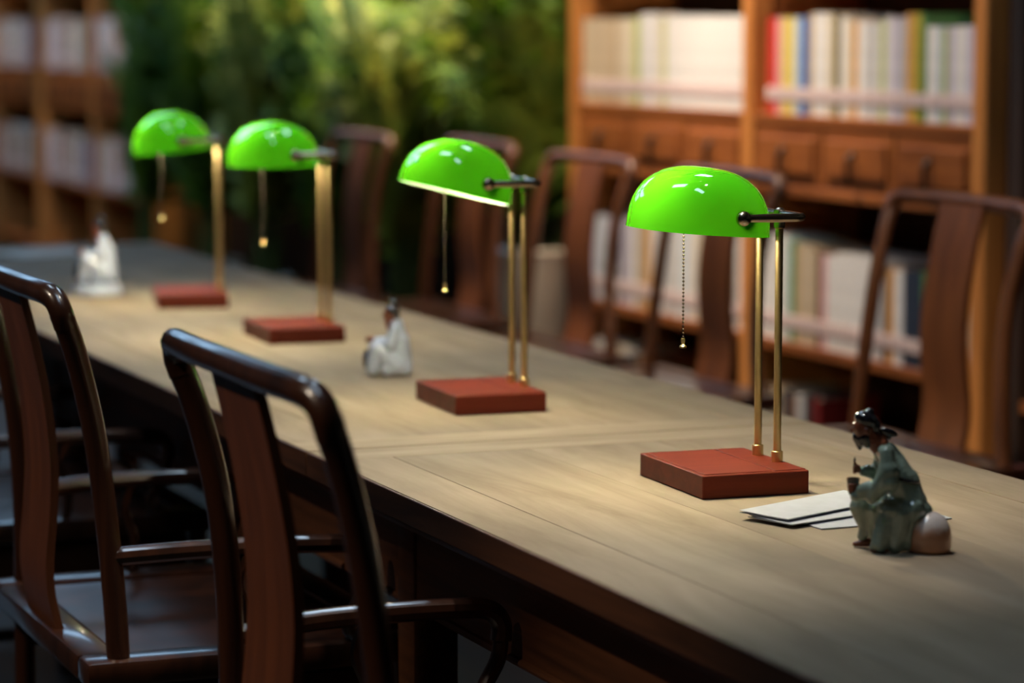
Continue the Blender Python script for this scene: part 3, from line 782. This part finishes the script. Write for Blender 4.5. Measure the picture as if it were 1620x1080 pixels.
# 1: seated scholar in a green robe. local +x = away from his face, z up, metres
def scholar():
    t = empty('scholar_figurine', (1.672, 2.918, TZ), R(-29.5), 'glossy green-robed seated scholar figurine with a round clay jar behind it', 'figurine')
    k = 1/1372.0
    def q(px, py, y=0): return Vector(((px-1420)*k, y*k, (876-py)*k))
    def limb(bm, a, b, ra, rb, n=7): globals()['limb'](bm, a, b, ra*1.12, rb*1.12, n)
    bm = BM()
    # torso leaning forward from the hips to the shoulders
    limb(bm, q(1437, 800), q(1424, 762), 27*k, 24*k)
    limb(bm, q(1424, 762), q(1398, 718), 24*k, 19*k)
    for s in (-1, 1): limb(bm, q(1398, 716, s*4), q(1396, 712, s*22), 15*k, 11*k, 4)
    limb(bm, q(1394, 712), q(1380, 698), 12*k, 8*k, 4)
    # lap and hips
    ell(bm, q(1440, 812), (30*k, 30*k, 24*k))
    # near thigh, shin and hanging robe
    limb(bm, q(1440, 806, -14), q(1402, 806, -22), 20*k, 15*k)
    limb(bm, q(1402, 806, -22), q(1392, 862, -22), 14*k, 15*k)
    limb(bm, q(1425, 812, -20), q(1418, 862, -18), 18*k, 15*k)
    limb(bm, q(1394, 862, -24), q(1380, 868, -25), 10*k, 6*k, 4)
    # far thigh with raised knee and robe fold
    limb(bm, q(1432, 806, 14), q(1362, 806, 18), 20*k, 17*k)
    limb(bm, q(1360, 808, 18), q(1368, 846, 18), 18*k, 10*k)
    limb(bm, q(1366, 842, 18), q(1362, 858, 18), 10*k, 8*k, 4)
    # near arm in a wide sleeve
    limb(bm, q(1398, 714, -24), q(1404, 758, -32), 12*k, 15*k)
    limb(bm, q(1404, 760, -32), q(1362, 776, -22), 15*k, 11*k)
    limb(bm, q(1390, 776, -28), q(1352, 786, -20), 9*k, 9*k)
    # cloth filling the lap between the legs, the hanging sleeve and the seat over the jar
    limb(bm, q(1388, 812, 4), q(1386, 848, 6), 19*k, 15*k)
    limb(bm, q(1402, 742, -31), q(1376, 784, -26), 16*k, 12*k)
    limb(bm, q(1438, 800, 0), q(1460, 812, -4), 21*k, 14*k)
    limb(bm, q(1440, 826, -8), q(1436, 858, -10), 18*k, 16*k)
    # far arm
    limb(bm, q(1396, 714, 22), q(1384, 752, 28), 11*k, 12*k)
    limb(bm, q(1384, 754, 28), q(1362, 748, 10), 12*k, 8*k)
    me = fuse(bm, .0016, 3)
    for v in me.vertices:
        if v.co.z < 0.0008: v.co.z = 0.0008
    # shallow glaze folds running down the robe
    folds(me, 95, 28, .0024)
    put('robe', me, M_gl_green, t)
    bm = BM(); tube(bm, [q(1424+26*math.cos(a)*1.0, 756-7*math.cos(a)*-1, 26*math.sin(a)) for a in [2*PI*i/24 for i in range(25)]], 3.4*k, 8); build('belt', bm, M_gl_black, t)
    # head
    bm = BM(); ell(bm, q(1365, 681), (16.5*k, 15.5*k, 20*k), (0, R(-12), 0)); ell(bm, q(1350, 683), (4.5*k, 3.2*k, 3.8*k)); ell(bm, q(1352, 674), (4*k, 10*k, 3*k))
    limb(bm, q(1370, 688), q(1386, 704), 11*k, 13*k, 4)
    for s in (-1, 1): ell(bm, q(1369, 682, s*15.5), (3.5*k, 2.4*k, 5*k))
    h = put('head', fuse(bm, .0010, 2), M_clay, t)
    for s in (-1, 1):
        bm = BM(); ell(bm, q(1350.2, 678.5, s*5.5), (1.5*k, 2.2*k, 1.3*k), sub=1); build('eye', bm, M_gl_black, h)
    bm = BM(); limb(bm, q(1357, 693), q(1359, 709), 8*k, 2.5*k); ell(bm, q(1366, 692, -9), (8*k, 6*k, 9*k)); ell(bm, q(1366, 692, 9), (8*k, 6*k, 9*k)); ell(bm, q(1362, 695), (11*k, 12*k, 11*k)); ell(bm, q(1370, 698), (11*k, 13*k, 11*k))
    put('beard', fuse(bm, .0010, 1), M_gl_black, h)
    bm = BM(); ell(bm, q(1368, 668), (18.5*k, 17*k, 12.5*k), (0, R(18), 0)); ell(bm, q(1372, 657), (7*k, 7*k, 6*k)); ell(bm, q(1380, 677), (8*k, 12*k, 12*k))
    put('cap', fuse(bm, .0010, 2), M_gl_black, h)
    bm = BM(); ell(bm, q(1399, 685, -3), (14*k, 4*k, 6.5*k), (0, R(18), 0)); ell(bm, q(1394, 690, 6), (11*k, 3.5*k, 5*k), (0, R(30), 0)); put('cap_ribbon', fuse(bm, .0010, 1), M_gl_black, h)
    c0 = q(1380, 700)
    for o in [h] + list(h.children):
        for v in o.data.vertices: v.co = c0 + (v.co-c0)*1.17
    # hand with a brush, and the cup he holds
    bm = BM(); ell(bm, q(1353, 744, 2), (5.5*k, 5*k, 7*k))
    for j in range(4): tube(bm, smooth_path([q(1351, 740+j*3.2, -3+j*.4), q(1346.6, 740+j*3.2, -2), q(1346.5, 741+j*3.2, 2), q(1349.5, 742+j*3.2, 4)], 3), 1.6*k, 6)
    tube(bm, [q(1352, 739, 0), q(1348, 734, -1), q(1348, 731, 0)], 1.8*k, 6)
    put('hand', fuse(bm, .0007, 1), M_clay, t)
    bm = BM(); tube(bm, [q(1347, 752, 0), q(1347.5, 731, 0)], 1.6*k, 8); tube(bm, [q(1347.5, 731, 0), q(1347.8, 724, 0)], [2.2*k, .5*k], 8); build('brush', bm, M_gl_black, t)
    bm = BM(); lathe(bm, [(0, 0), (7*k, 0), (9.5*k, 10*k), (11*k, 27*k), (9.6*k, 27*k), (8*k, 12*k), (0, 8*k)], 18, Matrix.Translation(q(1346, 784, -12))); build('cup', bm, M_gl_black, t)
    bm = BM(); limb(bm, q(1356, 772, -14), q(1348, 772, -20), 4*k, 3*k, 4)
    for j in range(4): tube(bm, [q(1352, 766+j*3.6, -20), q(1345, 766+j*3.6, -24), q(1338, 767+j*3.6, -20)], 1.8*k, 6)
    put('hand', fuse(bm, .0008, 1), M_clay, t)
    for (px, y) in ((1386, -25), (1358, 18)):
        bm = BM(); limb(bm, q(px+12, 868, y), q(px-8, 871, y), 7*k, 4.5*k, 5); me = fuse(bm, .001, 1)
        for v in me.vertices: v.co.z = max(v.co.z, .0004)
        put('shoe', me, M_clay, t)
    bm = BM(); n = 24
    lathe(bm, [(0, .0004), (32*k, .0004), (35.5*k, 6*k), (36*k, 24*k), (33*k, 42*k), (25*k, 56*k), (13*k, 64*k), (0, 66*k)], n, Matrix.Translation(q(1470, 876, -6))); build('clay_jar', bm, M_rock, t)
    return t
scholar()

def seated_white(loc, rz, label, hpx, plinth, mirror=1):
    """white-robed seated figure, knees to -x, about 0.14 m high before scaling"""
    t = empty('seated_figurine', loc, rz, label, 'figurine', 'white-robed figurines')
    s = hpx; z0 = .024 if plinth else 0.0
    def q(x, z, y=0.0): return Vector((x*s, y*s, (z+z0)*s))
    bm = BM()
    limb(bm, q(.014, .020), q(.016, .062), .029*s, .022*s)
    limb(bm, q(.016, .062), q(.013, .092), .020*s, .012*s)
    for e in (-1, 1):
        limb(bm, q(.013, .088, e*.004), q(.012, .082, e*.018), .011*s, .009*s, 4)
        limb(bm, q(.012, .082, e*.020), q(.004, .056, e*.025), .009*s, .011*s)
        limb(bm, q(.004, .056, e*.025), q(-.022, .060, e*.012), .011*s, .007*s)
        limb(bm, q(.014, .020, e*.016), q(-.020, .048, e*.018), .020*s, .016*s)
        limb(bm, q(-.020, .048, e*.018), q(-.028, .012, e*.018), .015*s, .012*s)
        limb(bm, q(.0, .012, e*.022), q(.03, .012, e*.015), .013*s, .012*s)
    me = fuse(bm, .0018*s, 3)
    folds(me, 80, 24, .0018)
    for v in me.vertices:
        if v.co.z < (z0*s + .0008): v.co.z = z0*s + .0008
    put('robe', me, M_gl_white, t)
    bm = BM(); ell(bm, q(.002, .108), (.0115*s, .011*s, .0145*s)); ell(bm, q(-.0095, .106), (.003*s, .002*s, .0025*s)); limb(bm, q(.005, .098), q(.011, .090), .007*s, .008*s, 3)
    h = put('head', fuse(bm, .0011*s, 2), M_clay, t)
    for e in (-1, 1):
        bm = BM(); ell(bm, q(-.0088, .1105, e*.004), (.0012*s, .0018*s, .0011*s), sub=1); build('eye', bm, M_gl_black, h)
    bm = BM(); ell(bm, q(.007, .114), (.0130*s, .0125*s, .0125*s)); ell(bm, q(.010, .129), (.0085*s, .0085*s, .008*s)); ell(bm, q(.014, .104), (.006*s, .008*s, .010*s)); put('hair_bun', fuse(bm, .0012*s, 2), M_gl_black, h)
    bm = BM(); limb(bm, q(-.002, .098), q(-.001, .084), .006*s, .003*s, 4); put('beard', fuse(bm, .0012*s, 1), M_clay, h)
    bm = BM(); limb(bm, q(-.022, .060, -.010), q(-.032, .066, -.010), .005*s, .005*s, 4)
    for j in range(4): tube(bm, [q(-.031, .069-j*.0022, -.012), q(-.037, .069-j*.0022, -.012), q(-.040, .067-j*.0022, -.009)], .0013*s, 6)
    put('hand', fuse(bm, .0009*s, 1), M_clay, t)
    bm = BM(); lathe(bm, [(0, 0), (.005*s, 0), (.0068*s, .012*s), (.0058*s, .024*s), (.0035*s, .026*s), (.004*s, .031*s), (0, .031*s)], 14, Matrix.Translation(q(-.040, .014 if not plinth else .010))); build('wine_jug', bm, M_gl_black, t)
    if plinth:
        bm = BM(); lathe(bm, [(0, .0004), (.052*s, .0004), (.053*s, .008*s), (.048*s, .017*s), (.046*s, .0245*s), (0, .0245*s)], 28); build('plinth', bm, M_gl_white, t)
    return t
seated_white((1.678, 4.745, TZ), R(-22), 'white-robed seated figurine with black hair, between the second and third lamps', 1.0, False)
seated_white((1.563, 6.44, TZ), R(-15), 'white seated figurine on a round white plinth, left of the farthest lamp', 1.13, True)

# ------------------------------------------------------------------ papers on the tables
def leaflet(loc, rz, sx, sy, th, label, grp, M_paper=M_paper):
    t = empty('leaflet', loc, rz, label, 'leaflet', grp)
    bm = BM(); box(bm, (0, 0, th*.25), (sx, sy, th*.4)); build('lower_leaf', bm, M_paper, t, smooth=False)
    # upper leaf lifts a little away from the fold
    bm = BM(); n = 8
    rows = []
    for i in range(n+1):
        u = i/n; y = -sy/2+sy*u; z = th*.55 + .0022*(u**2)
        rows.append([bm.verts.new((-sx/2, y, z)), bm.verts.new((sx/2, y, z)), bm.verts.new((sx/2, y, z+th*.35)), bm.verts.new((-sx/2, y, z+th*.35))])
    for a, b in zip(rows[:-1], rows[1:]):
        for k in range(4): bm.faces.new((a[k], a[(k+1) % 4], b[(k+1) % 4], b[k]))
    bm.faces.new(rows[0]); bm.faces.new(rows[-1][::-1]); bmesh.ops.recalc_face_normals(bm, faces=bm.faces)
    build('upper_leaf', bm, M_paper, t, smooth=False)
    return t
LG = 'leaflets beside the green-robed figurine'
leaflet((1.745, 3.115, TZ), R(2), .19, .078, .0016, 'pale folded leaflet at the bottom of the pile, closest to the figurine', LG)
leaflet((1.712, 3.160, TZ+.0042), R(17), .215, .078, .0016, 'pale folded leaflet in the middle of the pile beside the figurine', LG)
leaflet((1.705, 3.185, TZ+.0084), R(24), .215, .078, .0016, 'topmost pale leaflet of the pile between nearest lamp and figurine', LG)
leaflet((1.72, 7.66, TZ), R(20), .26, .19, .003, 'white booklet lying flat on the far end of the table', 'paper on the far table', M_page_white)
